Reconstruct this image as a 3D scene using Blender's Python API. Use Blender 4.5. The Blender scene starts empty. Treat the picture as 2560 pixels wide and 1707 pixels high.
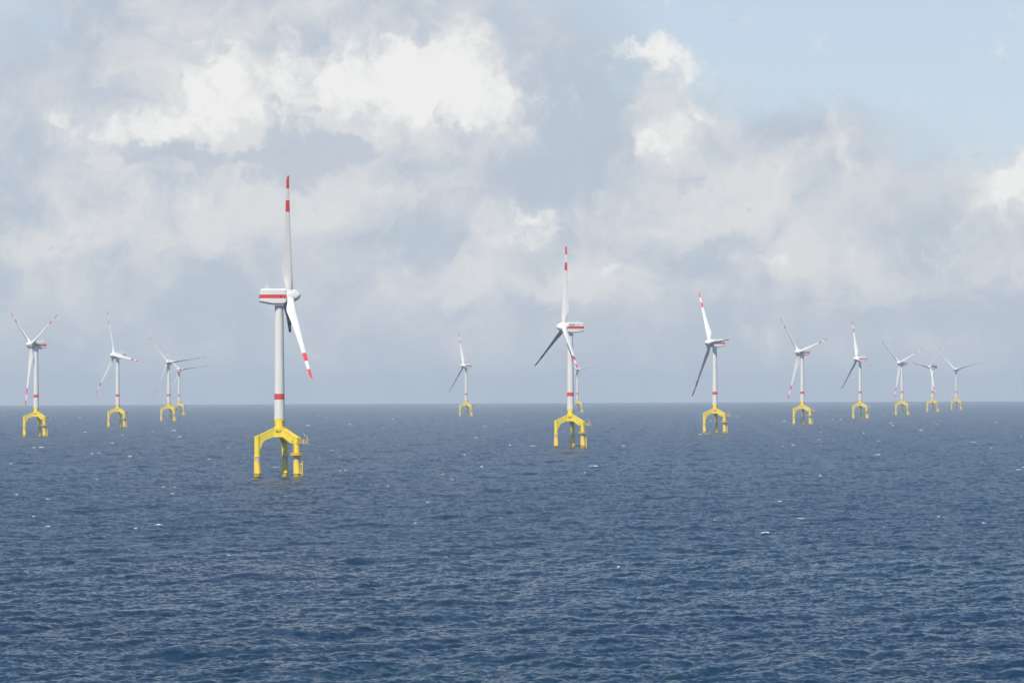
import bpy, bmesh, math, random
import numpy as np
from mathutils import Vector, Matrix

R = math.radians
scene = bpy.context.scene
col = scene.collection
random.seed(7)

# ------------------------------------------------------------------ camera
CAM_H = 41.7            # metres above the water
EARTH = 7.4e6           # effective radius of the earth (with refraction)
PITCH, ROLL = R(0.789), R(0.2406)
cam_data = bpy.data.cameras.new('camera')
cam_data.sensor_width = 36.0
cam_data.lens = 126.56
cam_data.clip_start = 1.0
cam_data.clip_end = 120000.0
cam = bpy.data.objects.new('camera', cam_data)
col.objects.link(cam)
fwd = Vector((0, math.cos(PITCH), math.sin(PITCH)))
up0 = Vector((0, -math.sin(PITCH), math.cos(PITCH)))
rt0 = Vector((1, 0, 0))
rt = rt0 * math.cos(ROLL) - up0 * math.sin(ROLL)
up = up0 * math.cos(ROLL) + rt0 * math.sin(ROLL)
M = Matrix((rt, up, -fwd)).transposed().to_4x4()
M.translation = (0, 0, CAM_H)
cam.matrix_world = M
scene.camera = cam

# ------------------------------------------------------------------ sun and exposure
SUN_EL, SUN_AZ = R(51.0), R(203.0)      # azimuth clockwise from +Y: behind and left of the camera
sun_dir = Vector((math.sin(SUN_AZ) * math.cos(SUN_EL), math.cos(SUN_AZ) * math.cos(SUN_EL), math.sin(SUN_EL)))
sd = bpy.data.lights.new('sun', 'SUN')
sd.energy = 4.9
sd.angle = R(0.53)
sd.color = (1.0, 0.945, 0.85)
sun = bpy.data.objects.new('sun', sd)
col.objects.link(sun)
sun.rotation_euler = (-sun_dir).to_track_quat('-Z', 'Y').to_euler()
sun.location = (-300, -300, 500)

scene.view_settings.view_transform = 'Standard'
scene.view_settings.look = 'None'
scene.view_settings.exposure = 0.0
scene.view_settings.gamma = 1.0
scene.view_settings.use_curve_mapping = False
scene.cycles.max_bounces = 5
scene.cycles.volume_bounces = 0
scene.cycles.glossy_bounces = 2
scene.cycles.diffuse_bounces = 2


# ------------------------------------------------------------------ node helper
class G:
    """Small expression builder for shader nodes."""
    def __init__(s, tree):
        s.t = tree

    def n(s, kind, **props):
        nd = s.t.nodes.new(kind)
        for k, v in props.items():
            setattr(nd, k, v)
        return nd

    def put(s, sock, v):
        if isinstance(v, bpy.types.NodeSocket):
            s.t.links.new(v, sock)
        else:
            sock.default_value = v

    def m(s, op, a, b=None, c=None, clamp=False):
        nd = s.n('ShaderNodeMath', operation=op, use_clamp=clamp)
        for i, v in enumerate((a, b, c)):
            if v is not None:
                s.put(nd.inputs[i], v)
        return nd.outputs[0]

    def v(s, op, a, b=None, c=None):
        nd = s.n('ShaderNodeVectorMath', operation=op)
        for i, x in enumerate((a, b, c)):
            if x is not None:
                s.put(nd.inputs[i], x)
        return nd.outputs['Value'] if op in ('DOT_PRODUCT', 'LENGTH') else nd.outputs[0]

    def xyz(s, x, y, z):
        nd = s.n('ShaderNodeCombineXYZ')
        for i, q in enumerate((x, y, z)):
            s.put(nd.inputs[i], q)
        return nd.outputs[0]

    def sep(s, vec):
        nd = s.n('ShaderNodeSeparateXYZ')
        s.put(nd.inputs[0], vec)
        return nd.outputs

    def noise(s, vec, scale, detail=4.0, rough=0.55, dist=0.0, color=False, dims='3D'):
        nd = s.n('ShaderNodeTexNoise', noise_dimensions=dims)
        s.put(nd.inputs['Vector'], vec)
        nd.inputs['Scale'].default_value = scale
        nd.inputs['Detail'].default_value = detail
        nd.inputs['Roughness'].default_value = rough
        nd.inputs['Distortion'].default_value = dist
        return nd.outputs['Color' if color else 'Fac']

    def ss(s, lo, hi, x):
        """smoothstep from lo to hi"""
        nd = s.n('ShaderNodeMapRange', interpolation_type='SMOOTHSTEP')
        s.put(nd.inputs['Value'], x)
        nd.inputs['From Min'].default_value = lo
        nd.inputs['From Max'].default_value = hi
        return nd.outputs[0]

    def lin(s, lo, hi, a, b, x):
        nd = s.n('ShaderNodeMapRange')
        s.put(nd.inputs['Value'], x)
        for k, q in (('From Min', lo), ('From Max', hi), ('To Min', a), ('To Max', b)):
            nd.inputs[k].default_value = q
        return nd.outputs[0]

    def mix(s, f, a, b):
        nd = s.n('ShaderNodeMix', data_type='RGBA')
        s.put(nd.inputs[0], f)
        for i, q in ((6, a), (7, b)):
            if not isinstance(q, bpy.types.NodeSocket) and len(q) == 3:
                q = (*q, 1.0)
            s.put(nd.inputs[i], q)
        return nd.outputs[2]


# ------------------------------------------------------------------ world: clear sky and clouds
world = bpy.data.worlds.new('World')
scene.world = world
world.use_nodes = True
wt = world.node_tree
wt.nodes.clear()
g = G(wt)
sky = g.n('ShaderNodeTexSky', sky_type='NISHITA')
sky.sun_disc = False
sky.sun_elevation = SUN_EL
sky.sun_rotation = SUN_AZ
sky.altitude = 0.0
sky.air_density = 1.0
sky.dust_density = 0.35
sky.ozone_density = 0.7
SKY_STRENGTH = 0.11
tc = g.n('ShaderNodeTexCoord').outputs['Generated']
d = g.sep(tc)
# direction as azimuth and elevation, in thousandths of the photograph's pixel
az = g.m('MULTIPLY', g.m('ARCTAN2', d[0], d[1]), 9.0)
el = g.m('MULTIPLY', g.m('ARCSINE', d[2]), 9.0)
uv = g.xyz(az, el, 0.0)


def drift(vec, scale, seed, detail, rough):
    c = g.noise(g.v('ADD', vec, (seed, seed * 1.7, 0.0)), scale, detail, rough, color=True, dims='2D')
    return g.v('SUBTRACT', c, (0.5, 0.5, 0.5))


wa = drift(uv, 2.6, 3.1, 6.0, 0.58)
wb = drift(uv, 12.0, 8.3, 4.0, 0.6)
uvs = g.v('MULTIPLY_ADD', wa, (0.34, 0.30, 0.0), uv)
uvw = g.v('MULTIPLY_ADD', wb, (0.09, 0.09, 0.0), g.v('MULTIPLY_ADD', wa, (0.14, 0.14, 0.0), uv))


def blobs(vec, items):
    """sum of soft patches; items are (x, y, rx, ry, strength) in pixels of the photograph"""
    tot = None
    for (x, y, rx, ry, a) in items:
        u, v = (x - 1280.0) / 1000.0, (978.0 - y) / 1000.0
        sx, sy = 1000.0 / rx, 1000.0 / ry
        q = g.v('MULTIPLY_ADD', vec, (sx, sy, 0.0), (-u * sx, -v * sy, 0.0))
        e = g.m('POWER', 0.42, g.v('DOT_PRODUCT', q, q))
        tot = g.m('MULTIPLY', e, a) if tot is None else g.m('MULTIPLY_ADD', e, a, tot)
    return tot


fb_soft = g.noise(uv, 3.2, 5.0, 0.58, 0.0, dims='2D')
fb_mid = g.noise(g.v('ADD', uvs, (4.3, 1.1, 0.0)), 8.0, 7.0, 0.62, 0.0, dims='2D')
# cauliflower lumps
vor = g.n('ShaderNodeTexVoronoi', feature='SMOOTH_F1', voronoi_dimensions='2D', normalize=True)
g.put(vor.inputs['Vector'], uvw)
vor.inputs['Scale'].default_value = 11.0
vor.inputs['Detail'].default_value = 3.0
vor.inputs['Roughness'].default_value = 0.55
vor.inputs['Smoothness'].default_value = 0.4
billow = vor.outputs['Distance']

# where the generic cloud field of the rest of the sky takes over
outside = g.m('MAXIMUM', g.ss(1.35, 1.9, g.m('ABSOLUTE', az)), g.ss(1.05, 1.6, el))
gen = g.noise(g.v('MULTIPLY', uv, (0.8, 1.3, 1.0)), 0.75, 6.0, 0.6, 0.0, dims='2D')

VEIL = [(450, 190, 330, 230, .75), (90, 300, 190, 170, .8), (700, 30, 520, 120, .75), (1330, 330, 300, 330, .75),
        (600, 420, 560, 200, .85), (300, 680, 560, 260, .8), (1150, 640, 600, 300, .8), (1750, 560, 500, 240, .75),
        (2250, 720, 520, 170, .75), (1980, 440, 220, 130, .55), (2060, 300, 150, 120, .35), (2480, 600, 160, 120, .5),
        (1900, 900, 1500, 190, .75), (600, 900, 1300, 190, .75), (1280, 1250, 3000, 330, .9)]
PALE = [(930, 230, 360, 130, .55), (520, 250, 200, 120, .45), (720, 40, 440, 80, .45), (420, 500, 420, 150, .50), (640, 540, 380, 60, .25), (900, 500, 260, 70, .40), (280, 620, 330, 90, .36),
        (1000, 330, 330, 100, .35), (1800, 500, 290, 100, .62), (1620, 560, 260, 60, .42), (1700, 260, 140, 130, .5), (1960, 400, 190, 60, .42),
        (2120, 320, 45, 90, .5), (1290, 600, 160, 60, .55), (1480, 690, 240, 50, .55), (1180, 730, 260, 60, .55),
        (2080, 640, 190, 46, .5), (2250, 690, 240, 46, .5), (1940, 650, 130, 34, .35), (2500, 560, 140, 100, .45),
        (60, 600, 120, 60, .36), (2190, 480, 150, 34, .35), (560, 300, 260, 120, .3), (1400, 740, 200, 30, .32), (2150, 750, 240, 30, .32)]
WHITE = [(960, 205, 230, 78, .72), (1110, 170, 130, 80, .58), (1080, 270, 190, 56, .46), (1215, 235, 70, 66, .40),
         (550, 175, 66, 62, .80), (545, 275, 100, 44, .72), (420, 320, 110, 44, .46), (270, 335, 130, 56, .30), (180, 290, 60, 30, .25),
         (770, 180, 110, 44, .46), (400, 480, 130, 60, .18), (1655, 150, 52, 40, .66), (1590, 160, 60, 26, .42), (1735, 215, 38, 46, .60),
         (1775, 305, 70, 40, .44), (1690, 350, 70, 30, .26), (1645, 372, 30, 15, .38), (2535, 485, 72, 58, .84), (2565, 430, 36, 36, .5),
         (1330, 546, 66, 22, .60), (1265, 600, 100, 34, .46), (1530, 690, 100, 20, .34), (1410, 590, 46, 14, .34), (1960, 660, 60, 18, .2),
         (2130, 320, 24, 60, .26), (1900, 650, 60, 20, .24)]
DARK = [(620, 390, 250, 36, .70), (770, 320, 110, 60, .70), (440, 390, 130, 28, .6), (870, 385, 150, 40, .55),
        (1280, 470, 160, 120, .45), (1650, 440, 170, 30, .42), (700, 450, 140, 26, .45), (160, 620, 120, 36, .35),
        (390, 650, 80, 36, .42), (130, 330, 120, 80, .35), (2090, 590, 120, 36, .35), (430, 215, 110, 70, .35), (820, 350, 60, 26, .4)]

soft_n = g.m('SUBTRACT', fb_soft, 0.5)
mid_n = g.m('SUBTRACT', fb_mid, 0.5)
lump = g.m('SUBTRACT', 0.45, billow)

veil = g.ss(0.10, 0.80, g.m('ADD', blobs(uvs, VEIL), g.m('MULTIPLY_ADD', soft_n, 0.6, g.m('MULTIPLY', mid_n, 0.4))))
pale = g.ss(0.08, 0.92, g.m('ADD', blobs(uvs, PALE), g.m('MULTIPLY_ADD', mid_n, 1.25, g.m('MULTIPLY', soft_n, 0.6))))
wsum = g.m('ADD', blobs(uvw, WHITE), g.m('MULTIPLY_ADD', mid_n, 0.70, g.m('MULTIPLY', lump, 0.6)))
white = g.ss(0.14, 0.80, wsum)
white_core = g.ss(0.42, 1.15, g.m('MULTIPLY_ADD', lump, 1.3, g.m('MULTIPLY_ADD', mid_n, 0.6, wsum)))
dark = g.ss(0.20, 0.75, g.m('ADD', blobs(uvw, DARK), g.m('MULTIPLY_ADD', lump, -0.7, g.m('MULTIPLY', mid_n, 2.3))))

gen_veil = g.ss(0.55, 0.74, gen)
gen_white = g.ss(0.63, 0.78, g.m('MULTIPLY_ADD', mid_n, 0.10, gen))

inv = g.m('SUBTRACT', 1.0, outside)
veil = g.m('MULTIPLY_ADD', veil, inv, g.m('MULTIPLY', gen_veil, outside))
pale = g.m('MULTIPLY', pale, inv)
white = g.m('MULTIPLY_ADD', white, inv, g.m('MULTIPLY', gen_white, outside))
dark = g.m('MULTIPLY', dark, inv)

sky_col = g.v('MULTIPLY', sky.outputs[0], (SKY_STRENGTH,) * 3)
clear = g.mix(0.7, sky_col, (0.565, 0.66, 0.81))          # thin high haze over the clear blue
upper = g.mix(0.6, sky_col, (0.05, 0.25, 0.60))          # deeper blue higher up
clear = g.mix(g.ss(0.95, 2.2, el), clear, upper)
grey = g.mix(g.ss(-0.18, 0.20, g.m('MULTIPLY_ADD', mid_n, 0.4, soft_n)), (0.485, 0.550, 0.640), (0.600, 0.635, 0.690))
c = g.mix(g.m('MULTIPLY', veil, 0.90), clear, grey)
c = g.mix(g.m('MULTIPLY', pale, 0.80), c, (0.775, 0.775, 0.770))
c = g.mix(g.m('MULTIPLY', white, 0.75), c, g.mix(g.ss(-0.22, 0.2, g.m('MULTIPLY_ADD', lump, 0.6, mid_n)), (0.74, 0.75, 0.765), (0.85, 0.845, 0.825)))
c = g.mix(g.m('MULTIPLY', dark, 0.72), c, (0.480, 0.545, 0.640))
c = g.mix(g.m('MULTIPLY', g.m('MULTIPLY', white_core, white), g.m('MULTIPLY_ADD', dark, -0.75, 0.85)), c, (0.905, 0.905, 0.888))
bg = g.n('ShaderNodeBackground')
g.put(bg.inputs['Color'], c)
bg.inputs['Strength'].default_value = 1.0
out = g.n('ShaderNodeOutputWorld')
wt.links.new(bg.outputs[0], out.inputs[0])
world.cycles.sampling_method = 'MANUAL'
world.cycles.sample_map_resolution = 1024


# ------------------------------------------------------------------ materials
def material(name):
    m = bpy.data.materials.new(name)
    m.use_nodes = True
    t = m.node_tree
    t.nodes.clear()
    gg = G(t)
    p = gg.n('ShaderNodeBsdfPrincipled')
    o = gg.n('ShaderNodeOutputMaterial')
    t.links.new(p.outputs[0], o.inputs[0])
    return m, gg, p


def paint(name, color, rough=0.42, var=0.06, scale=0.6):
    m, gg, p = material(name)
    oc = gg.n('ShaderNodeTexCoord').outputs['Object']
    nz = gg.noise(oc, scale, 6.0, 0.6)
    dark_c = tuple(q * (1 - var * 2) for q in color)
    gg.put(p.inputs['Base Color'], gg.mix(gg.ss(0.3, 0.7, nz), dark_c, color))
    p.inputs['Roughness'].default_value = rough
    return m


WHITE_C = (0.79, 0.772, 0.715)
RED_C = (0.72, 0.045, 0.05)
YELLOW_C = (0.94, 0.70, 0.035)


def bands(name, axis, spans, base=WHITE_C, band=RED_C, rough=0.38, streak=0.05, extra=None):
    """paint with bands of a second colour between heights along one object axis"""
    m, gg, p = material(name)
    oc = gg.n('ShaderNodeTexCoord').outputs['Object']
    s = gg.sep(oc)
    x = s[axis]
    nz = gg.noise(gg.v('MULTIPLY', oc, (1.2, 1.2, 0.12)), 1.0, 6.0, 0.6)
    bc = gg.mix(gg.ss(0.35, 0.7, nz), tuple(q * (1 - streak * 2) for q in base), base)
    rc = gg.mix(gg.ss(0.3, 0.7, nz), tuple(q * 0.9 for q in band), band)
    f = None
    for a, b in spans:
        w = gg.m('MULTIPLY', gg.m('GREATER_THAN', x, a), gg.m('LESS_THAN', x, b))
        f = w if f is None else gg.m('MAXIMUM', f, w)
    c_ = gg.mix(f, bc, rc)
    if extra:
        c_ = extra(gg, s, c_)
    gg.put(p.inputs['Base Color'], c_)
    p.inputs['Roughness'].default_value = rough
    return m


MAT = {}
MAT['white'] = paint('white_gelcoat', WHITE_C, 0.38, 0.03)
MAT['blade'] = bands('blade_gelcoat_with_red_bands', 2, [(42.3, 48.2), (54.0, 70.0)])


def seams(gg, s, c_):
    f = gg.m('LESS_THAN', gg.m('ABSOLUTE', gg.m('SUBTRACT', gg.m('MODULO', s[2], 19.3), 9.0)), 0.05)
    return gg.mix(gg.m('MULTIPLY', f, 0.35), c_, (0.4, 0.4, 0.38))


MAT['tower'] = bands('tower_paint_with_red_band', 2, [(38.2, 41.1)], extra=seams)
MAT['nacelle'] = bands('nacelle_gelcoat_with_red_stripe', 2, [(-1.22, 0.66)], streak=0.02)
def yellow_material():
    """marine yellow with faint dirt, run-down rust streaks and chalky patches"""
    m, gg, p = material('yellow_marine_paint')
    oc = gg.n('ShaderNodeTexCoord').outputs['Object']
    blot = gg.noise(oc, 0.35, 6.0, 0.62)
    run = gg.noise(gg.v('MULTIPLY', oc, (2.2, 2.2, 0.10)), 1.0, 5.0, 0.65)
    c_ = gg.mix(gg.ss(0.32, 0.68, blot), tuple(q * 0.86 for q in YELLOW_C), YELLOW_C)
    c_ = gg.mix(gg.m('MULTIPLY', gg.ss(0.60, 0.74, run), 0.55), c_, (0.50, 0.24, 0.03))
    c_ = gg.mix(gg.m('MULTIPLY', gg.ss(0.60, 0.78, gg.noise(oc, 1.4, 5.0, 0.6)), 0.35), c_, (0.85, 0.72, 0.25))
    gg.put(p.inputs['Base Color'], c_)
    p.inputs['Roughness'].default_value = 0.42
    return m


MAT['yellow'] = yellow_material()
MAT['yellow_trim'] = paint('worn_yellow_paint', (0.74, 0.44, 0.05), 0.5, 0.12, 1.2)
MAT['galvanised'] = paint('galvanised_steel', (0.55, 0.52, 0.44), 0.45, 0.1, 1.5)
MAT['dark'] = paint('dark_brown_marking', (0.13, 0.07, 0.03), 0.6, 0.1)
MAT['letter_dark'] = paint('dark_grey_lettering', (0.10, 0.14, 0.20), 0.5, 0.02)
MAT['letter_pale'] = paint('pale_grey_lettering', (0.50, 0.51, 0.50), 0.5, 0.02)
MAT['black_trim'] = paint('black_rubber', (0.02, 0.02, 0.025), 0.6, 0.05)
MAT['red'] = paint('red_equipment_paint', (0.35, 0.02, 0.02), 0.45, 0.1)
MAT['blue'] = paint('blue_container_paint', (0.03, 0.09, 0.24), 0.45, 0.1)


def pile_material():
    m, gg, p = material('weathered_yellow_pile')
    oc = gg.n('ShaderNodeTexCoord').outputs['Object']
    s = gg.sep(oc)
    z = s[2]
    streak = gg.noise(gg.v('MULTIPLY', oc, (1.5, 1.5, 0.16)), 1.0, 5.0, 0.6)
    blot = gg.noise(oc, 0.55, 5.0, 0.6)
    yc = gg.mix(gg.ss(0.35, 0.65, streak), (0.74, 0.45, 0.035), YELLOW_C)
    ang = gg.m('ARCTAN2', s[0], s[1])                      # bare side of the sleeve
    side = gg.ss(0.1, 0.9, gg.m('COSINE', gg.m('SUBTRACT', ang, R(95))))
    h = gg.lin(2.5, 10.0, -0.85, 0.38, z)
    bare = gg.m('ADD', gg.m('ADD', h, gg.m('MULTIPLY', side, 0.55)), gg.m('MULTIPLY', gg.m('SUBTRACT', streak, 0.5), 1.3))
    bare = gg.ss(0.05, 0.32, bare)
    c_ = gg.mix(gg.m('MULTIPLY', bare, 0.92), yc, gg.mix(blot, (0.30, 0.30, 0.31), (0.52, 0.50, 0.47)))
    ring = gg.m('LESS_THAN', gg.m('MODULO', z, 0.85), 0.07)
    c_ = gg.mix(gg.m('MULTIPLY', ring, gg.m('MULTIPLY', gg.m('LESS_THAN', z, 7.0), 0.5)), c_, (0.42, 0.22, 0.03))
    wet = gg.m('MULTIPLY', gg.m('GREATER_THAN', z, 1.35), gg.m('LESS_THAN', z, 1.75))
    c_ = gg.mix(gg.m('MULTIPLY', wet, 0.85), c_, (0.12, 0.08, 0.04))
    low = gg.ss(1.5, 0.2, z)
    c_ = gg.mix(gg.m('MULTIPLY', gg.ss(0.3, 0.9, gg.m('ADD', gg.lin(-0.3, 1.3, 0.9, 0.0, z), gg.m('SUBTRACT', blot, 0.5))), 0.7), c_, (0.55, 0.24, 0.02))
    gg.put(p.inputs['Base Color'], c_)
    p.inputs['Roughness'].default_value = 0.4
    return m


MAT['pile'] = pile_material()


def foam_material():
    m, gg, p = material('white_sea_foam')
    oc = gg.n('ShaderNodeTexCoord').outputs['Object']
    nz = gg.noise(oc, 3.0, 5.0, 0.7)
    gg.put(p.inputs['Base Color'], gg.mix(gg.ss(0.32, 0.55, nz), (0.28, 0.37, 0.43), (0.74, 0.77, 0.78)))
    p.inputs['Roughness'].default_value = 0.8
    return m


MAT['foam'] = foam_material()


def water_material():
    m, gg, p = material('north_sea_water')
    pos = gg.n('ShaderNodeNewGeometry').outputs['Position']
    flat = gg.v('MULTIPLY', pos, (1.0, 1.0, 0.0))
    gust = gg.noise(gg.v('MULTIPLY', flat, (0.6, 1.0, 1.0)), 0.006, 4.0, 0.6)
    r1 = gg.noise(gg.v('MULTIPLY', flat, (0.6, 1.0, 1.0)), 0.55, 3.0, 0.6, 0.3)
    r2 = gg.noise(gg.v('MULTIPLY', flat, (0.75, 1.0, 1.0)), 1.7, 4.0, 0.62, 0.4)
    hgt = gg.m('MULTIPLY_ADD', r1, WB1, gg.m('MULTIPLY', r2, WB2))
    b = gg.n('ShaderNodeBump')
    gg.put(b.inputs['Strength'], gg.lin(0.3, 0.7, 0.75, 1.0, gust))
    b.inputs['Distance'].default_value = 1.0
    gg.put(b.inputs['Height'], hgt)
    gg.put(p.inputs['Normal'], b.outputs[0])
    tint = gg.noise(flat, 0.0035, 3.0, 0.5)
    gg.put(p.inputs['Base Color'], gg.mix(gg.ss(0.35, 0.65, tint), W_A, W_B))
    # ripples too fine for the mesh count as roughness
    at = gg.n('ShaderNodeAttribute', attribute_name='fine_slope')
    gg.put(p.inputs['Roughness'], gg.m('MULTIPLY_ADD', at.outputs['Fac'], 0.55, W_ROUGH))
    p.inputs['IOR'].default_value = 1.333
    p.inputs['Specular IOR Level'].default_value = 0.32
    return m


WB1, WB2 = 0.50, 0.20
W_A, W_B, W_ROUGH = (0.002, 0.014, 0.036, 1), (0.002, 0.020, 0.040, 1), 0.11
MAT['water'] = water_material()


# ------------------------------------------------------------------ the sea
def wave_tile(n, length, lam_lo, lam_hi, rms_slope, wind_az, spread, seed):
    """periodic patch of random waves with wavelengths lam_lo..lam_hi: height and sideways drift"""
    rng = np.random.default_rng(seed)
    k1 = np.fft.fftfreq(n, length / n) * 2 * np.pi
    kx, ky = np.meshgrid(k1, k1, indexing='ij')
    k = np.hypot(kx, ky)
    k[0, 0] = 1e-6
    wx, wy = math.sin(wind_az), math.cos(wind_az)
    cosw = (kx * wx + ky * wy) / k
    s = k ** -4.0 * (np.abs(cosw) ** spread + 0.06)
    lo, hi = 2 * np.pi / lam_hi, 2 * np.pi / lam_lo
    s = s / (1 + (lo / k) ** 8) / (1 + (k / hi) ** 8)
    s[0, 0] = 0
    a = np.sqrt(s) * (rng.normal(size=k.shape) + 1j * rng.normal(size=k.shape))
    h = np.fft.ifft2(a)
    dx = np.fft.ifft2(-1j * kx / k * a).real
    dy = np.fft.ifft2(-1j * ky / k * a).real
    sx = np.fft.ifft2(1j * kx * a).real
    sy = np.fft.ifft2(1j * ky * a).real
    f = rms_slope / math.sqrt((sx ** 2 + sy ** 2).mean())
    return (h.real * f).astype(np.float32), (dx * f).astype(np.float32), (dy * f).astype(np.float32), length, lam_lo, rms_slope


WIND = R(118)
TILES = [(wave_tile(512, 311.0, 7.0, 34.0, 0.10, WIND, 3.0, 1), 0.4),
         (wave_tile(512, 127.0, 2.3, 7.0, 0.155, WIND, 2.0, 2), 1.1),
         (wave_tile(512, 47.0, 0.8, 2.3, 0.190, WIND, 1.5, 3), 2.3)]


def sample(tile, x, y, rot):
    h, dx, dy, length = tile[:4]
    n = h.shape[0]
    c_, s_ = math.cos(rot * 0.12), math.sin(rot * 0.12)
    u = ((x * c_ - y * s_) / length * n) % n
    v = ((x * s_ + y * c_) / length * n) % n
    i0 = u.astype(np.int32) % n
    j0 = v.astype(np.int32) % n
    fu, fv = (u - np.floor(u)).astype(np.float32), (v - np.floor(v)).astype(np.float32)
    i1, j1 = (i0 + 1) % n, (j0 + 1) % n
    res = []
    for a in (h, dx, dy):
        res.append((a[i0, j0] * (1 - fu) + a[i1, j0] * fu) * (1 - fv) + (a[i0, j1] * (1 - fu) + a[i1, j1] * fu) * fv)
    return res[0], res[1] * c_ + res[2] * s_, -res[1] * s_ + res[2] * c_


def waves(x, y, gap, wide=None):
    wide = gap if wide is None else wide
    z = np.zeros_like(x, dtype=np.float32)
    ox = np.zeros_like(z)
    oy = np.zeros_like(z)
    lost = np.zeros_like(z)
    for tile, rot in TILES:
        w = np.clip((tile[4] * 1.6 / gap - 0.6) / 1.0, 0, 1).astype(np.float32)
        lost += (1 - w * w) * tile[5] ** 2
        w = np.clip((tile[4] * 1.6 / wide - 0.6) / 1.0, 0, 1).astype(np.float32)
        if w.max() <= 0:
            continue
        h, a, b = sample(tile, x, y, rot)
        z += w * h
        ox += w * a * 0.8
        oy += w * b * 0.8
    return z, ox, oy, np.sqrt(lost)


def sea_rows():
    r, rows = 340.0, []
    while r < 31000.0:
        rows.append(r)
        r += 0.52 * max(0.8, r / 517.0) ** 1.25 if r < 12000 else 0.52 * (r / 517.0) ** 1.7
    near = list(np.linspace(0.5, 340.0, 120)[:-1])
    return np.array(near + rows)


def build_sea():
    rr = sea_rows()
    half = R(9.8)
    fine = np.linspace(-half, half, 1240)
    step = fine[1] - fine[0]
    side = half + np.cumsum(step * np.geomspace(1.0, 9.0, 300))      # coarser and coarser to both sides
    rest = np.linspace(side[-1], 2 * math.pi - side[-1], 130)[1:-1]
    aa = np.concatenate([-side[::-1], fine, side, rest])
    nr, na = len(rr), len(aa)
    dr = np.gradient(rr)
    da = np.gradient(np.concatenate([aa]))
    A, RR = np.meshgrid(aa, rr)
    x = RR * np.sin(A)
    y = RR * np.cos(A)
    gap = np.maximum(dr[:, None] * 0.8, RR * np.abs(da)[None, :])
    wide = np.maximum(dr[:, None] * 0.22, RR * np.abs(da)[None, :])
    z, ox, oy, lost = waves(x, y, np.maximum(gap, 1e-3), np.maximum(wide, 1e-3))
    co = np.empty((nr, na, 3), dtype=np.float32)
    co[..., 0] = x + ox
    co[..., 1] = y + oy
    co[..., 2] = z - RR ** 2 / (2 * EARTH)
    idx = np.arange(nr * na, dtype=np.int32).reshape(nr, na)
    nxt = np.roll(idx, -1, axis=1)
    quads = np.stack([idx[:-1], idx[1:], nxt[1:], nxt[:-1]], axis=-1).reshape(-1, 4)
    me = bpy.data.meshes.new('sea_water')
    me.vertices.add(nr * na)
    me.vertices.foreach_set('co', co.ravel())
    nq = len(quads)
    me.loops.add(nq * 4)
    me.loops.foreach_set('vertex_index', quads.ravel())
    me.polygons.add(nq)
    me.polygons.foreach_set('loop_start', np.arange(nq, dtype=np.int32) * 4)
    me.polygons.foreach_set('use_smooth', np.ones(nq, dtype=bool))
    me.update(calc_edges=True)
    att = me.attributes.new('fine_slope', 'FLOAT', 'POINT')
    att.data.foreach_set('value', lost.astype(np.float32).ravel())
    me.materials.append(MAT['water'])
    o = bpy.data.objects.new('sea_water', me)
    col.objects.link(o)
    o['kind'] = 'structure'
    o['label'] = 'deep blue choppy sea reaching to a hazy horizon'
    return o


build_sea()


# ------------------------------------------------------------------ mesh helpers
def link(name, bm, mat, parent=None, smooth=True, loc=None):
    bmesh.ops.recalc_face_normals(bm, faces=bm.faces)
    me = bpy.data.meshes.new(name)
    bm.to_mesh(me)
    bm.free()
    me.materials.append(mat)
    if smooth:
        for p in me.polygons:
            p.use_smooth = True
        me.set_sharp_from_angle(angle=R(35))
    o = bpy.data.objects.new(name, me)
    col.objects.link(o)
    if parent is not None:
        o.parent = parent
    if loc is not None:
        o.location = loc
    return o


def loft(bm, rings, cap=True, close=True):
    vr = [[bm.verts.new(p) for p in r] for r in rings]
    n = len(vr[0])
    for a, b in zip(vr, vr[1:]):
        for i in range(n if close else n - 1):
            bm.faces.new((a[i], a[(i + 1) % n], b[(i + 1) % n], b[i]))
    if cap:
        bm.faces.new(list(reversed(vr[0])))
        bm.faces.new(vr[-1])
    return vr


def circle(rad, z, n=32, cx=0.0, cy=0.0):
    return [(cx + rad * math.cos(2 * math.pi * i / n), cy + rad * math.sin(2 * math.pi * i / n), z) for i in range(n)]


def lathe(bm, prof, n=32, cx=0.0, cy=0.0):
    loft(bm, [circle(max(r, 0.01), z, n, cx, cy) for z, r in prof])


def tube(bm, a, b, rad, n=8, rad2=None):
    a, b = Vector(a), Vector(b)
    d_ = (b - a).normalized()
    s = d_.orthogonal().normalized()
    t = d_.cross(s)
    r2 = rad if rad2 is None else rad2
    loft(bm, [[a + (s * math.cos(2 * math.pi * i / n) + t * math.sin(2 * math.pi * i / n)) * rad for i in range(n)],
              [b + (s * math.cos(2 * math.pi * i / n) + t * math.sin(2 * math.pi * i / n)) * r2 for i in range(n)]])


def box(bm, lo, hi):
    x0, y0, z0 = lo
    x1, y1, z1 = hi
    loft(bm, [[(x0, y0, z0), (x1, y0, z0), (x1, y1, z0), (x0, y1, z0)],
              [(x0, y0, z1), (x1, y0, z1), (x1, y1, z1), (x0, y1, z1)]])


def prism(bm, pts, z0, z1):
    loft(bm, [[(x, y, z0) for x, y in pts], [(x, y, z1) for x, y in pts]])


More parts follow.
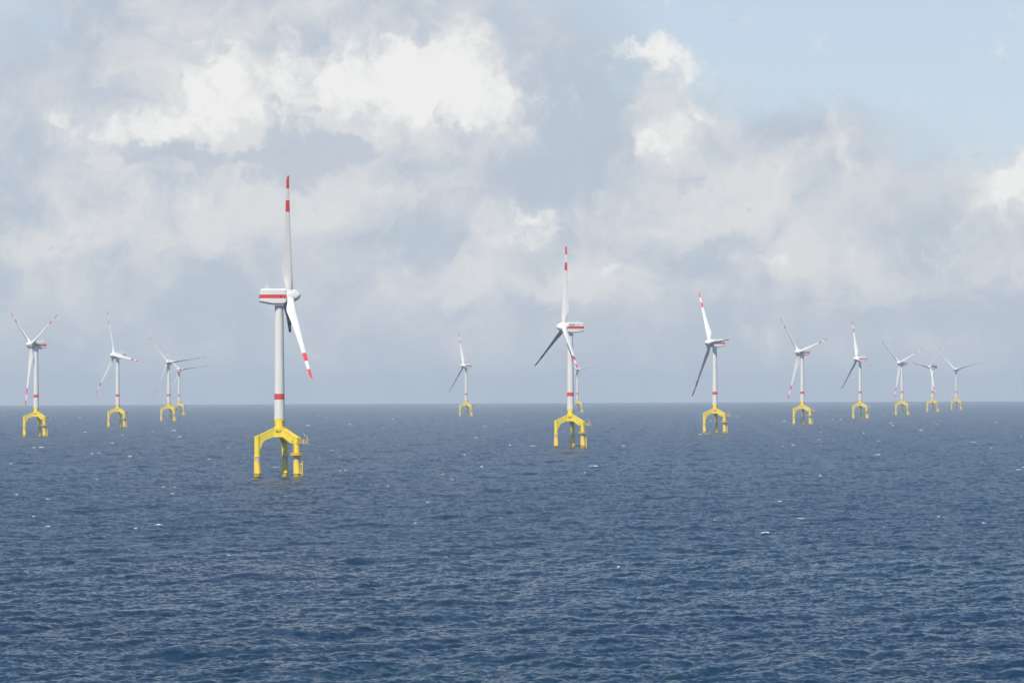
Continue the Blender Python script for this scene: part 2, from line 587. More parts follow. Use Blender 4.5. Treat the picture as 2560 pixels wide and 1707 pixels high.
def text_mesh(body, size, depth):
    cu = bpy.data.curves.new('lettering', 'FONT')
    cu.body = body
    cu.size = size
    cu.extrude = depth
    cu.offset = size * 0.02
    cu.align_x = 'CENTER'
    cu.align_y = 'CENTER'
    tmp = bpy.data.objects.new('lettering', cu)
    col.objects.link(tmp)
    dg = bpy.context.evaluated_depsgraph_get()
    me = bpy.data.meshes.new_from_object(tmp.evaluated_get(dg))
    bm = bmesh.new()
    bm.from_mesh(me)
    bpy.data.objects.remove(tmp)
    bpy.data.curves.remove(cu)
    bpy.data.meshes.remove(me)
    return bm


# ------------------------------------------------------------------ the wind turbine
LEG_R = 11.5
LEG_AZ = [R(9.2), R(129.2), R(-110.8)]       # far leg, right leg (boat landing), left leg
HUB_Z, OVERHANG, BLADE_L, TILT, CONE = 89.0, 5.1, 60.6, R(5.0), R(2.6)


def pol(azm, rad):
    return math.sin(azm) * rad, math.cos(azm) * rad


def make_blade():
    """blade along +Z, leading edge towards +X (upwind, the blades are feathered)"""
    # radius, leading edge, trailing edge, thickness
    st = [(2.2, 1.80, -1.80, 3.60), (3.4, 1.84, -1.86, 3.62), (5.0, 1.80, -1.95, 3.40), (6.8, 1.76, -2.45, 3.00), (8.8, 1.72, -3.10, 2.45),
          (10.8, 1.68, -3.55, 1.95), (12.6, 1.64, -3.68, 1.62), (15.0, 1.58, -3.38, 1.38), (18.0, 1.46, -2.98, 1.16), (22.5, 1.25, -2.55, 0.95),
          (30.6, 1.00, -1.98, 0.86), (42.0, 0.68, -1.50, 0.66), (48.0, 0.54, -1.34, 0.56), (53.7, 0.42, -1.15, 0.46), (58.0, 0.36, -1.00, 0.36),
          (59.5, 0.34, -0.80, 0.30), (60.3, 0.30, -0.35, 0.22), (BLADE_L, 0.24, -0.02, 0.10)]
    n = 24
    rings = []
    for r, le, te, th in st:
        blend = min(max((r - 3.2) / 7.0, 0), 1)
        blend = blend * blend * (3 - 2 * blend)
        tw = -(R(13.0) + R(11.0) * max(0.0, 1 - r / 46.0)) * blend
        ring = []
        for i in range(n):
            t = 2 * math.pi * i / n
            cx_ = (1 + math.cos(t)) / 2          # 1 at the leading edge
            x = te + (le - te) * cx_
            circ = math.sin(t) * th / 2
            foil = math.copysign(1, math.sin(t)) * th * 0.5 * (math.sin(t) ** 2) ** 0.5 * (0.35 + 0.95 * cx_) * (1.0 if math.sin(t) > 0 else 0.75)
            y = circ * (1 - blend) + foil * blend
            xr = x * math.cos(tw) - y * math.sin(tw)
            yr = x * math.sin(tw) + y * math.cos(tw)
            bend = 0.00042 * max(r - 10, 0) ** 2      # prebend towards the wind
            ring.append((xr + bend * 0.35, yr, r))
        rings.append(ring)
    bm = bmesh.new()
    loft(bm, rings)
    return bm


def make_hub():
    """spinner along +X, origin on the blade axes"""
    bm = bmesh.new()
    prof = [(-1.95, 3.05), (-1.7, 3.35), (-0.8, 3.52), (0.4, 3.55), (1.5, 3.40), (2.6, 3.05), (3.6, 2.55), (4.5, 1.95), (5.2, 1.25), (5.65, 0.6), (5.78, 0.05)]
    n = 48
    rings = []
    for x, r in prof:
        ring = []
        for i in range(n):
            t = 2 * math.pi * i / n
            w = 0.10 * math.exp(-((x - 2.7) / 1.5) ** 2)
            lobe = math.cos(3 * t)
            rr = r * (1 + w * (lobe - 0.25) - 0.07 * math.exp(-((x - 3.3) / 0.9) ** 2) * max(0, -lobe) ** 2)
            ring.append((x, rr * math.sin(t), rr * math.cos(t)))
        rings.append(ring)
    loft(bm, rings)
    for k in range(3):                      # blade sockets with collars
        a = 2 * math.pi * k / 3
        sub = bmesh.new()
        lathe(sub, [(1.0, 2.15), (3.0, 2.12), (3.45, 2.0), (3.5, 1.96), (3.56, 1.84)], 32)
        sub.transform(Matrix.Rotation(-a, 4, 'X'))
        tmp = bpy.data.meshes.new('socket')
        sub.to_mesh(tmp)
        sub.free()
        bm.from_mesh(tmp)
        bpy.data.meshes.remove(tmp)
    return bm


NAC_W = 3.95


def make_nacelle():
    """nacelle along X (front +X), origin at hub height on the tower axis"""
    def section(x, ztop, zbot, w, cham, ctop=0.45):
        return [(x, -w + ctop, ztop), (x, w - ctop, ztop), (x, w, ztop - ctop), (x, w, zbot + cham), (x, w - cham * 0.9, zbot),
                (x, -w + cham * 0.9, zbot), (x, -w, zbot + cham), (x, -w, ztop - ctop)]
    bm = bmesh.new()
    w_ = NAC_W
    secs = [section(-9.75, 0.9, -2.75, w_ - 0.3, 0.3), section(-9.35, 3.15, -2.98, w_ - 0.2, 0.4), section(-8.75, 3.45, -3.1, w_ - 0.1, 0.5), section(-3.7, 3.48, -4.2, w_, 0.6),
            section(-1.0, 3.48, -4.25, w_, 0.6), section(1.9, 3.48, -4.2, w_, 0.65), section(2.55, 3.48, -3.9, w_ - 0.03, 0.65), section(3.15, 3.42, -3.1, w_ - 0.15, 0.65)]
    # the rear face leans: shift the lower rear corner back
    loft(bm, secs)
    bmesh.ops.bevel(bm, geom=list(bm.edges), offset=0.10, segments=2, affect='EDGES', clamp_overlap=True)
    # raised front hatch on the roof
    box(bm, (1.6, -2.1, 3.44), (3.05, 2.1, 3.72))
    # neck towards the rotor
    sub = bmesh.new()
    lathe(sub, [(2.6, 2.7), (3.4, 3.0), (3.75, 2.9)], 40)
    sub.transform(Matrix.Rotation(R(90), 4, 'Y'))
    sub.transform(Matrix.Translation((0.0, 0, 0.2)))
    tmp = bpy.data.meshes.new('neck')
    sub.to_mesh(tmp)
    sub.free()
    bm.from_mesh(tmp)
    bpy.data.meshes.remove(tmp)
    return bm


def make_frame():
    """the yellow crosspiece: centre node, flared tower socket and the three arms"""
    bm = bmesh.new()
    lathe(bm, [(23.0, 2.95), (23.9, 2.92), (24.6, 2.74), (28.55, 2.66), (28.6, 2.70), (28.75, 2.70)], 48)
    rg, hw = 3.3, 1.45
    pts = []
    for a in sorted(LEG_AZ):
        ux, uy = pol(a, 1.0)
        px, py = uy, -ux
        pts += [(ux * rg - px * hw, uy * rg - py * hw), (ux * rg + px * hw, uy * rg + py * hw)]
    prism(bm, pts, 19.95, 23.75)
    # lip round the node's lower edge and a rim above
    big = [(x * 1.035, y * 1.035) for x, y in pts]
    prism(bm, big, 19.72, 19.95)
    prism(bm, big, 23.752, 23.9)
    for k, a in enumerate(LEG_AZ):
        ux, uy = pol(a, 1.0)
        px, py = uy, -ux
        right = (k == 1)
        if right:
            prof = [(3.0, 23.9, 19.9), (5.0, 22.9, 18.75), (8.6, 21.05, 16.75), (11.0, 19.9, 16.7), (12.6, 19.45, 16.7), (13.0, 19.25, 16.7)]
            wid = [1.45, 1.47, 1.5, 1.5, 1.42, 1.2]
        else:
            prof = [(3.0, 23.9, 19.95), (5.0, 23.0, 19.3), (7.4, 21.9, 18.35), (8.6, 21.4, 17.55), (9.4, 21.05, 16.4), (9.95, 20.8, 14.7), (10.3, 20.7, 14.0)]
            wid = [1.45] * 7
        rings = []
        for (r, zt, zb), w in zip(prof, wid):
            rings.append([(ux * r - px * w, uy * r - py * w, zb), (ux * r + px * w, uy * r + py * w, zb),
                          (ux * r + px * w, uy * r + py * w, zt), (ux * r - px * w, uy * r - py * w, zt)])
        loft(bm, rings)
        # top flange plate
        rings = []
        for (r, zt, zb), w in zip(prof, wid):
            w2 = w + 0.12
            rings.append([(ux * r - px * w2, uy * r - py * w2, zt + 0.003), (ux * r + px * w2, uy * r + py * w2, zt + 0.003),
                          (ux * r + px * w2, uy * r + py * w2, zt + 0.16), (ux * r - px * w2, uy * r - py * w2, zt + 0.16)])
        loft(bm, rings)
        if right:                            # drain port on the arm's flank
            pass
    return bm


def railing(bm, path, z, h=1.15, closed=False, step=1.0, rad=0.045):
    pts = [Vector((x, y, z)) for x, y in path]
    segs = list(zip(pts, pts[1:] + ([pts[0]] if closed else [])))
    if not closed:
        segs = segs[:len(pts) - 1]
    for a, b in segs:
        L_ = (b - a).length
        for hh in (h, h * 0.55):
            tube(bm, a + Vector((0, 0, hh)), b + Vector((0, 0, hh)), rad, 6)
        m_ = max(1, int(round(L_ / step)))
        for i in range(m_):
            q = a.lerp(b, i / m_)
            tube(bm, q, q + Vector((0, 0, h)), rad, 6)
    if not closed:
        tube(bm, pts[-1], pts[-1] + Vector((0, 0, h)), rad, 6)


def make_turbine():
    root = bpy.data.objects.new('wind_turbine', None)
    root.empty_display_size = 5
    col.objects.link(root)
    # tower
    bm = bmesh.new()
    lathe(bm, [(28.75, 2.62), (45.0, 2.50), (65.0, 2.30), (84.2, 2.14), (84.25, 2.30), (84.9, 2.30)], 64)
    link('tower', bm, MAT['tower'], root)
    # nacelle
    nac = link('nacelle', make_nacelle(), MAT['nacelle'], root, loc=(0, 0, HUB_Z + 0.45))
    for x in (-6.35, -5.35):
        bm = bmesh.new()
        tube(bm, (x, 0.8, 3.4), (x, 0.8, 5.0), 0.13)
        tube(bm, (x - 0.35, 0.8, 4.7), (x + 0.35, 0.8, 4.7), 0.10)
        lathe(bm, [(4.75, 0.06), (4.95, 0.2), (5.1, 0.2), (5.2, 0.05)], 10, x, 0.8)
        link('weather_mast', bm, MAT['white'], nac)
    for sy in (-1, 1):
        bm = bmesh.new()
        lathe(bm, [(NAC_W - 0.08, 0.44), (NAC_W + 0.025, 0.44), (NAC_W + 0.03, 0.36), (NAC_W + 0.02, 0.05)], 20)
        bm.transform(Matrix.Rotation(R(90) * -sy, 4, 'X'))
        bm.transform(Matrix.Translation((0.55, 0, -0.35)))
        link('vent', bm, MAT['black_trim'], nac)
    # rotor
    hub = link('rotor_hub', make_hub(), MAT['white'], root)
    blade_me = None
    for k in range(3):
        if blade_me is None:
            b = link('blade', make_blade(), MAT['blade'], hub)
            blade_me = b.data
        else:
            b = bpy.data.objects.new('blade', blade_me)
            col.objects.link(b)
            b.parent = hub
        # blade k: turn round the rotor axis, then lean forward by the cone angle
        b.matrix_local = Matrix.Rotation(-2 * math.pi * k / 3, 4, 'X') @ Matrix.Rotation(CONE, 4, 'Y')
    # foundation
    fr = link('tripod_frame', make_frame(), MAT['yellow'], root)
    front = R(189.2)                          # the node face between the left and the right arm
    fx, fy = pol(front, 1.0)
    tx, ty = -fy, fx                          # to the right as seen from outside
    # work out how far the face lies from the axis
    a0, a1 = LEG_AZ[1], LEG_AZ[2]
    ux, uy = pol(a0, 1.0)
    c0 = Vector((ux * 3.3 + uy * 1.45, uy * 3.3 - ux * 1.45))
    face_d = c0.x * fx + c0.y * fy

    def plate(bm, poly, th=0.05):
        """flat plate on the front node face; poly in metres (right, up)"""
        r0 = [Vector((fx * face_d + tx * u, fy * face_d + ty * u, v)) for u, v in poly]
        o_ = Vector((fx, fy, 0))
        loft(bm, [[p - o_ * 0.02 for p in r0], [p + o_ * th for p in r0]])
    sgn = -1.0 if tx < 0 else 1.0
    for poly in ([(-1.75, 22.75), (-1.38, 22.75), (-1.45, 22.1), (-1.62, 22.1)],
                 [(-1.05, 22.72), (-0.62, 22.82), (-0.35, 23.05), (-0.10, 22.80), (0.22, 22.72), (0.22, 22.05), (-0.2, 21.95), (-1.0, 21.85)],
                 [(0.55, 22.75), (1.72, 22.78), (1.15, 22.1), (0.95, 21.75), (0.62, 21.75)]):
        bm = bmesh.new()
        plate(bm, [(u * sgn, v) for u, v in poly])
        link('bracket_opening', bm, MAT['dark'], fr, smooth=False)
    for poly in ([(-1.75, 23.1), (-0.55, 23.5), (-0.55, 23.62), (-1.8, 23.2)], [(0.5, 23.6), (1.7, 23.25), (1.7, 23.12), (0.5, 23.45)],
                 [(-0.6, 21.3), (0.05, 21.35), (0.0, 20.95), (-0.6, 21.0)], [(0.6, 21.2), (0.95, 21.2), (0.9, 20.9), (0.6, 20.95)]):
        bm = bmesh.new()
        plate(bm, [(u * sgn, v) for u, v in poly], 0.07)
        link('bracket', bm, MAT['yellow_trim'], fr, smooth=False)
    # identification letters round the yellow socket
    for centre in (R(127), R(247), R(7)):
        bm_all = bmesh.new()
        for body, zc in (('BO', 27.0), ('N0', 25.5)):
            tb = text_mesh(body, 1.6, 0.02)
            for v_ in tb.verts:
                ang = centre - v_.co.x / 2.70
                rad = 2.735 + v_.co.z
                v_.co = (math.sin(ang) * rad, math.cos(ang) * rad, zc + v_.co.y)
            tmp = bpy.data.meshes.new('letters')
            tb.to_mesh(tmp)
            tb.free()
            bm_all.from_mesh(tmp)
            bpy.data.meshes.remove(tmp)
        link('lettering', bm_all, MAT['dark'], fr, smooth=False)
    for a, r, z in ((LEG_AZ[2], 6.2, 22.5), (LEG_AZ[1], 5.9, 22.6), (LEG_AZ[2], 9.4, 21.2)):
        bm = bmesh.new()
        x, y = pol(a, r)
        tube(bm, (x, y, z), (x, y, z + (1.6 if r < 8 else 0.8)), 0.07)
        link('light_pole', bm, MAT['yellow_trim'], fr)
    x, y = pol(LEG_AZ[1], 10.0)
    px, py = math.cos(LEG_AZ[1]), -math.sin(LEG_AZ[1])
    bm = bmesh.new()
    side = Vector((px, py, 0))
    c_ = Vector((x, y, 17.75)) + side * 1.5
    tube(bm, c_ - side * 0.05, c_ + side * 0.08, 0.33, 16)
    link('drain_port', bm, MAT['dark'], fr)
    # legs
    for k, a in enumerate(LEG_AZ):
        x, y = pol(a, LEG_R)
        bm = bmesh.new()
        top = 16.9 if k == 1 else 19.55
        prof = [(10.0, 1.80), (10.45, 1.80), (10.46, 1.48), (top, 1.48)]
        if k == 1:
            prof = [(9.9, 1.78), (10.45, 1.78), (10.46, 1.48), (top, 1.48)]
        lathe(bm, prof, 40)
        leg = link('leg', bm, MAT['yellow'], root, loc=(x, y, 0))
        if k != 1:                            # stiffening line where arm meets leg, sloped cap
            ux, uy = pol(a, 1.0)
            bm = bmesh.new()
            n = 40
            rings = []
            for dz in (0.0, 0.2):
                rings.append([(1.56 * math.cos(2 * math.pi * i / n), 1.56 * math.sin(2 * math.pi * i / n),
                               20.0 + dz - 0.42 * (ux * math.cos(2 * math.pi * i / n) + uy * math.sin(2 * math.pi * i / n)) * 1.5 + 0.2) for i in range(n)])
            rings.insert(0, [(p[0] / 1.56 * 1.478, p[1] / 1.56 * 1.478, 19.3) for p in rings[0]])
            loft(bm, rings)
            link('leg_cap', bm, MAT['yellow'], leg)
        bm = bmesh.new()
        lathe(bm, [(-3.0, 1.68), (1.4, 1.68), (1.5, 1.73), (1.7, 1.73), (1.8, 1.68), (10.0, 1.68)], 40)
        link('pile', bm, MAT['pile'], leg)
    # access platform beside the right leg
    ra = LEG_AZ[1]
    lx, ly = pol(ra, LEG_R)
    bm = bmesh.new()
    x0, x1, y0, y1 = lx + 1.1, lx + 6.0, ly - 1.5, ly + 2.2
    box(bm, (x0, y0, 16.55), (x1, y1, 16.85))
    for xx in (x0 + 0.3, x0 + 2.4, x1 - 0.3):
        box(bm, (xx - 0.12, y0 + 0.05, 16.3), (xx + 0.12, y1 - 0.05, 16.55))
    deck = link('access_platform', bm, MAT['yellow_trim'], root, smooth=False)
    bm = bmesh.new()
    railing(bm, [(x0 + 0.3, y0 + 0.06), (x1 - 0.06, y0 + 0.06), (x1 - 0.06, y1 - 0.06), (x0 + 0.3, y1 - 0.06)], 16.85, 1.55, step=0.8, rad=0.06)
    link('railing', bm, MAT['yellow_trim'], deck)
    bm = bmesh.new()
    tube(bm, (x1 - 0.6, y0 + 0.6, 16.85), (x1 - 0.6, y0 + 0.6, 19.9), 0.17, 10)
    tube(bm, (x1 - 0.5, y0 + 0.6, 18.6), (x1 - 2.6, y0 + 0.4, 21.6), 0.15, 8)
    tube(bm, (x1 - 0.6, y0 + 0.6, 19.9), (x1 - 1.9, y0 + 0.46, 20.6), 0.06, 6)
    box(bm, (x1 - 2.85, y0 + 0.2, 21.25), (x1 - 2.35, y0 + 0.6, 21.7))
    box(bm, (x1 - 2.1, y0 + 0.12, 20.05), (x1 - 1.6, y0 + 0.62, 20.6))
    link('davit_crane', bm, MAT['galvanised'], deck)
    bm = bmesh.new()
    box(bm, (x0 + 0.95, y0 + 0.3, 16.85), (x0 + 1.5, y0 + 0.8, 18.1))
    box(bm, (x0 + 0.9, y0 + 0.25, 18.1), (x0 + 1.55, y0 + 0.85, 18.2))
    link('equipment_box', bm, MAT['red'], deck, smooth=False)
    for lo, hi in (((x0 + 3.2, y0 + 0.5, 16.85), (x0 + 4.2, y0 + 1.2, 17.9)), ((x0 + 0.2, y1 - 1.2, 16.85), (x0 + 2.2, y1 - 0.4, 18.3))):
        bm = bmesh.new()
        box(bm, lo, hi)
        link('control_cabinet', bm, MAT['galvanised'], deck, smooth=False)
    # ring platform
    bm = bmesh.new()
    lathe(bm, [(10.75, 2.9), (10.8, 3.2), (11.05, 3.22), (11.06, 3.15), (11.0, 2.0)], 36, lx, ly)
    ring = link('ring_platform', bm, MAT['yellow'], root)
    bm = bmesh.new()
    n = 18
    path = [(lx + 3.12 * math.cos(2 * math.pi * i / n), ly + 3.12 * math.sin(2 * math.pi * i / n)) for i in range(n)]
    railing(bm, path, 11.05, 1.25, closed=True, step=0.55, rad=0.055)
    # closed toe boards and panels
    for i in range(n):
        if i % 5 == 4:
            continue
        a_, b_ = path[i], path[(i + 1) % n]
        av, bv = Vector((*a_, 0)), Vector((*b_, 0))
        c_ = Vector((lx, ly, 0))
        ins = ((av + bv) / 2 - c_).normalized() * 0.03
        loft(bm, [[av - ins + Vector((0, 0, 11.1)), bv - ins + Vector((0, 0, 11.1)), bv + ins + Vector((0, 0, 11.1)), av + ins + Vector((0, 0, 11.1))],
                  [av - ins + Vector((0, 0, 11.75)), bv - ins + Vector((0, 0, 11.75)), bv + ins + Vector((0, 0, 11.75)), av + ins + Vector((0, 0, 11.75))]])
    link('railing', bm, MAT['yellow_trim'], ring)
    # boat landing
    bm = bmesh.new()
    bx, by = lx + 2.75, ly - 0.4
    for dy in (0.0, 1.7):
        tube(bm, (bx, by + dy, -2.5), (bx, by + dy, 8.0), 0.28, 12)
        for z in (0.5, 1.9, 6.2):
            tube(bm, (lx + 1.2, by + dy * 0.6, z), (bx, by + dy, z), 0.2, 8)
    tube(bm, (bx - 0.9, by + 0.3, -1.5), (bx - 0.9, by + 0.3, 10.9), 0.1, 8)
    tube(bm, (bx - 0.9, by + 1.0, -1.5), (bx - 0.9, by + 1.0, 10.9), 0.1, 8)
    z = 0.0
    while z < 10.8:
        tube(bm, (bx - 0.9, by + 0.3, z), (bx - 0.9, by + 1.0, z), 0.05, 6)
        z += 0.45
    for z in (3.4, 4.6):
        tube(bm, (bx - 0.9, by + 0.3, z), (bx, by, z), 0.09, 6)
    link('boat_landing', bm, MAT['yellow'], root)
    # ladder to the upper deck
    bm = bmesh.new()
    qx, qy = lx - 1.95, ly - 0.75
    for dy in (-0.3, 0.3):
        tube(bm, (qx, qy + dy, 11.05), (qx, qy + dy, 16.7), 0.08, 6)
    z = 11.3
    while z < 16.6:
        tube(bm, (qx, qy - 0.3, z), (qx, qy + 0.3, z), 0.05, 6)
        z += 0.4
    for z in (13.2, 14.0, 14.8, 15.6, 16.3):
        for i in range(6):
            a_, b_ = math.pi * i / 6 + math.pi / 2, math.pi * (i + 1) / 6 + math.pi / 2
            tube(bm, (qx + 0.5 * math.cos(a_), qy + 0.45 * math.sin(a_), z), (qx + 0.5 * math.cos(b_), qy + 0.45 * math.sin(b_), z), 0.05, 5)
    for z in (12.0, 15.8):
        tube(bm, (qx, qy, z), (lx - 1.2, ly - 0.5, z), 0.08, 6)
    link('ladder', bm, MAT['yellow_trim'], root)
    return root


def letter_nacelle(nac):
    """lettering on the port side: +Y when the nose is +X"""
    for body, x, mat in (('BARD', -0.55, 'letter_dark'), ('5.0', -4.75, 'letter_pale')):
        bm = text_mesh(body, 2.2, 0.02)
        bm.transform(Matrix.Diagonal((0.80, 1.0, 1.0, 1.0)))
        bm.transform(Matrix.Rotation(R(90), 4, 'X'))
        bm.transform(Matrix.Rotation(R(180), 4, 'Z'))
        bm.transform(Matrix.Translation((x, NAC_W + 0.02, 1.62)))
        link('lettering', bm, MAT[mat], nac, smooth=False)


def pose(root, loc, psi_deg, theta_deg, cone_deg=2.6, pitch_deg=0.0):
    psi, th = R(psi_deg), R(theta_deg)
    root.location = loc
    ah = Vector((math.sin(psi), math.cos(psi), 0))
    z = Vector((0, 0, 1))
    a = ah * math.cos(TILT) + z * math.sin(TILT)
    u = -ah * math.sin(TILT) + z * math.cos(TILT)
    s = Vector((math.cos(psi), -math.sin(psi), 0))
    zr = u * math.cos(th) + s * math.sin(th)
    xr = a
    yr = zr.cross(xr)
    for ch in root.children:
        if ch.name.split('.')[0] == 'nacelle':
            ch.rotation_euler = (0, 0, math.pi / 2 - psi)
        elif ch.name.split('.')[0] == 'rotor_hub':
            m = Matrix((xr, yr, zr)).transposed().to_4x4()
            m.translation = Vector((0, 0, HUB_Z)) + a * OVERHANG
            ch.matrix_local = m
            for k, bl in enumerate([q for q in ch.children if q.name.split('.')[0] == 'blade']):
                bl.matrix_local = Matrix.Rotation(-2 * math.pi * k / 3, 4, 'X') @ Matrix.Rotation(R(cone_deg), 4, 'Y') @ Matrix.Rotation(R(pitch_deg), 4, 'Z')


def copy_tree(o, parent=None):
    c_ = o.copy()
    col.objects.link(c_)
    if parent is not None:
        c_.parent = parent
    for ch in o.children:
        copy_tree(ch, c_)
    return c_


TURBINES = [
    # base, heading of the nose, rotor angle, box on the deck, label
    ((-115.3, 1783.2, -0.22), 81.9, 13.3, 'red', 'largest and nearest wind turbine, nacelle pointing right, on yellow tripod legs'),
    ((43.3, 2678.3, -0.48), -107.0, -1.4, 'red', 'second largest wind turbine, lettered nacelle, one blade crossing its own tower'),
    ((201.2, 3573.9, -0.87), -108.1, 32.2, 'red', 'wind turbine with edge-on blade over its nacelle, next right of the lettered one'),
    ((-463.9, 3507.7, -0.85), -123.0, 58.0, 'blue', 'leftmost wind turbine, two blades raised in a V, blue box on its deck'),
    ((-490.4, 4474.4, -1.37), -127.4, 22.7, 'blue', 'wind turbine with one blade pointing right, between the leftmost and the thin-bladed pair'),
    ((-521.9, 5469.5, -2.04), -174.9, 37.5, 'blue', 'grey thin-bladed wind turbine facing the viewer, nearer one of an overlapping pair'),
    ((-653.4, 7060.2, -3.40), 5.5, 82.6, 'blue', 'wind turbine seen from behind, farther one of the overlapping thin-bladed pair'),
    ((-81.3, 6346.0, -2.72), -119.4, 20.0, 'blue', 'small lone wind turbine on the horizon between the two largest turbines'),
    ((134.3, 7423.7, -3.72), -173.0, 38.0, 'blue', 'distant wind turbine partly hidden behind the lettered turbine'),
    ((359.1, 4457.8, -1.35), -121.5, 45.1, 'none', 'wind turbine with upper blades spread left and right, nearest of the five-turbine row'),
    ((519.3, 5374.2, -1.97), -108.9, 18.8, 'none', 'wind turbine in the row with one dark lower blade and one short blade'),
    ((668.4, 6175.2, -2.61), -125.8, 53.0, 'none', 'small wind turbine, two upper blades in a wide V, third from the row end'),
    ((832.8, 7135.0, -3.49), -120.8, 81.4, 'none', 'small wind turbine with a blade pointing left and one crossing its tower'),
    ((984.2, 7981.5, -4.37), -152.8, 45.0, 'blue', 'farthest and rightmost wind turbine, thin blades fading into the haze'),
]

proto = make_turbine()
for i, (loc, psi, th, deck_box, label) in enumerate(TURBINES):
    t = proto if i == 0 else copy_tree(proto)
    pose(t, loc, psi, th, 3.2 if i in (0, 1, 2, 7, 10) else 0.3, {3: 91.0, 4: 97.0, 8: 14.0, 9: 84.0, 11: 82.0, 12: 84.0}.get(i, 0.0))
    t['label'] = label
    if i == 1:
        letter_nacelle([q for q in t.children if q.name.startswith('nacelle')][0])
    t['category'] = 'wind turbine'
    t['group'] = 'offshore wind turbines on yellow tripods'


# blue boxes on some decks
blue_bm = bmesh.new()
_lx, _ly = pol(LEG_AZ[1], LEG_R)
box(blue_bm, (_lx + 2.6, _ly - 1.2, 16.86), (_lx + 5.2, _ly + 1.0, 19.2))
box(blue_bm, (_lx + 2.5, _ly - 1.3, 19.2), (_lx + 5.3, _ly + 1.1, 19.35))
blue_me = None
roots = [o for o in col.objects if o.parent is None and o.name.startswith('wind_turbine')]
for t, spec in zip(roots, TURBINES):
    if spec[3] != 'blue':
        continue
    deck = [c_ for c_ in t.children if c_.name.startswith('access_platform')][0]
    if blue_me is None:
        b = link('deck_container', blue_bm, MAT['blue'], deck, smooth=False)
        blue_me = b.data
    else:
        b = bpy.data.objects.new('deck_container', blue_me)
        col.objects.link(b)
        b.parent = deck


# ------------------------------------------------------------------ whitecaps
def ground_at(px, py):
    """point on the calm sea seen at a pixel of the photograph"""
    f = 9000.0
    dv = fwd + rt * ((px - 1280.0) / f) - up * ((py - 853.5) / f)
    dh = math.hypot(dv.x, dv.y)
    a, b, c_ = dh * dh / (2 * EARTH), dv.z, CAM_H
    t = (-b - math.sqrt(max(b * b - 4 * a * c_, 0))) / (2 * a)
    return dv.x * t, dv.y * t


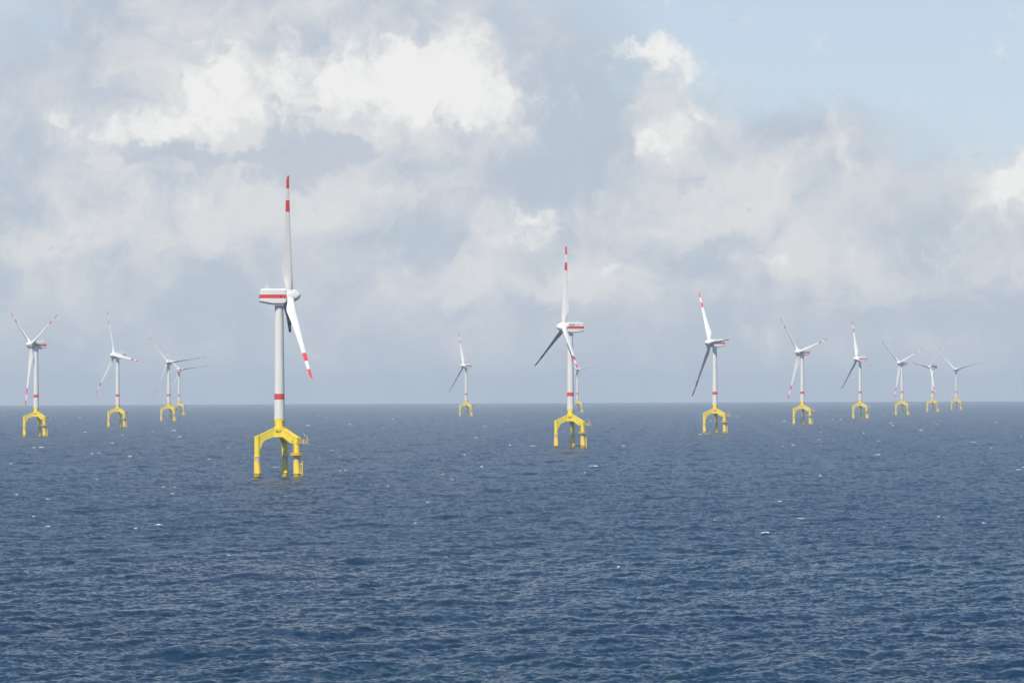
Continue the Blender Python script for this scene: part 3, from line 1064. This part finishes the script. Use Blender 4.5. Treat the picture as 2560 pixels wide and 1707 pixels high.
def build_foam():
    rnd = random.Random(21)
    spots = []
    for px, py, L_ in ((120, 1246, 5.5), (40, 1236, 2.2), (398, 1308, 5.0), (82, 1290, 3.0), (122, 1292, 2.2), (410, 1218, 3.0), (105, 1119, 9.0), (85, 1120, 4.0), (124, 1119, 4.0),
                       (210, 1081, 8.0), (40, 1096, 8.0), (281, 1109, 6.0), (248, 1132, 6.0), (325, 1142, 4.0), (147, 1154, 5.0), (340, 1138, 4.0), (228, 1146, 6.0), (526, 1148, 6.0),
                       (430, 1235, 2.5), (1183, 1169, 5.0), (1205, 1167, 3.0), (1130, 1199, 2.8), (972, 1215, 3.6), (881, 1223, 2.4), (1483, 1119, 4.5), (1548, 1158, 4.0), (1620, 1124, 3.0),
                       (2547, 1175, 4.0), (2525, 1174, 4.5), (2365, 1117, 5.0), (2048, 1188, 3.4), (2050, 1190, 2.5), (1938, 1195, 4.6), (2128, 1202, 2.2), (2052, 1097, 6.0), (2490, 1056, 9.0),
                       (2443, 1051, 9.0), (1336, 1060, 11.0), (1270, 1054, 10.0), (1230, 1053, 9.0), (830, 1125, 3.0), (1275, 1113, 3.4), (10, 1055, 10.0), (735, 1090, 3.0), (1750, 1086, 6.0),
                       (1842, 1042, 10.0), (2252, 1043, 11.0), (2107, 1038, 9.0), (2055, 1105, 6.0), (2130, 1105, 5.0), (1545, 1420, 0.9), (2230, 1310, 1.2), (1040, 1310, 2.2), (1700, 1196, 2.6)):
        x, y = ground_at(px, py)
        spots.append((x, y, L_ * 0.65, 0.8))
    n = 800
    for i in range(n):
        a = R(rnd.uniform(-11.5, 11.5))
        r = math.sqrt(rnd.uniform(900.0 ** 2, 7500.0 ** 2))
        if rnd.random() > min(1.0, 4200.0 / r):
            continue
        L_ = rnd.choice((1.4, 1.8, 2.2, 2.6, 3.2, 4.0, 5.5, 7.0))
        spots.append((r * math.sin(a), r * math.cos(a), L_ * 0.8, rnd.uniform(0.3, 0.9)))
    xs = np.array([s[0] for s in spots])
    ys = np.array([s[1] for s in spots])
    rad = np.hypot(xs, ys)
    gap = 0.11 * (rad / 517.0) ** 1.25
    z = waves(xs, ys, np.maximum(gap, 0.3))[0]
    bm = bmesh.new()
    for (x, y, L_, q), z0, r in zip(spots, z, rad):
        yaw = R(rnd.gauss(14, 16))
        e = Vector((math.cos(yaw), math.sin(yaw), 0))
        w = Vector((-math.sin(yaw), math.cos(yaw), 0))
        m_ = rnd.randint(7, 12)
        hmax = min(0.12 + 0.065 * L_, 0.45) * (0.55 + 0.6 * q)
        peak = rnd.uniform(0.25, 0.8)
        base = Vector((x, y, float(z0) - r * r / (2 * EARTH)))
        rings = []
        for i in range(m_ + 1):
            t = i / m_
            env = max(0.03, (1 - abs(t - peak) / max(peak, 1 - peak)) ** 0.7)
            hh = hmax * env * rnd.uniform(0.45, 1.1)
            dep = (0.5 + 0.25 * L_) * env * rnd.uniform(0.6, 1.1)
            c_ = base + e * ((t - 0.5) * L_) + w * (0.25 * math.sin(t * 5 + x) * L_ * 0.15 + rnd.uniform(-0.1, 0.1))
            zj = rnd.uniform(-0.05, 0.08)
            rings.append([c_ - w * dep * 0.55 + Vector((0, 0, -0.5)), c_ - w * dep * 0.4 + Vector((0, 0, hh * 0.25 + zj)), c_ - w * dep * 0.12 + Vector((0, 0, hh * 0.85 + zj)),
                          c_ + Vector((0, 0, hh + zj)), c_ + w * dep * 0.5 + Vector((0, 0, hh * 0.35)), c_ + w * dep * 0.8 + Vector((0, 0, -0.5))])
        loft(bm, rings)
    o = link('sea_foam', bm, MAT['foam'])
    o['kind'] = 'stuff'
    o['label'] = 'small white foam crests scattered over the blue sea'
    o['category'] = 'foam'
    return o


build_foam()


# ------------------------------------------------------------------ haze
def build_haze():
    m = bpy.data.materials.new('sea_haze')
    m.use_nodes = True
    t = m.node_tree
    t.nodes.clear()
    v = t.nodes.new('ShaderNodeVolumePrincipled')
    v.inputs['Color'].default_value = HAZE_COLOR
    v.inputs['Density'].default_value = HAZE_DENSITY
    v.inputs['Anisotropy'].default_value = 0.0
    o_ = t.nodes.new('ShaderNodeOutputMaterial')
    t.links.new(v.outputs[0], o_.inputs['Volume'])
    bm = bmesh.new()
    h = 32000.0
    box(bm, (-h, -h, -67.0), (h, h, 158.0))
    o = link('haze', bm, m, smooth=False)
    o['kind'] = 'stuff'
    o['label'] = 'pale sea haze fading the far turbines and the horizon'
    o['category'] = 'haze'
    return o


HAZE_DENSITY = 5.8e-5
HAZE_COLOR = (0.84, 0.92, 0.99, 1)
build_haze()
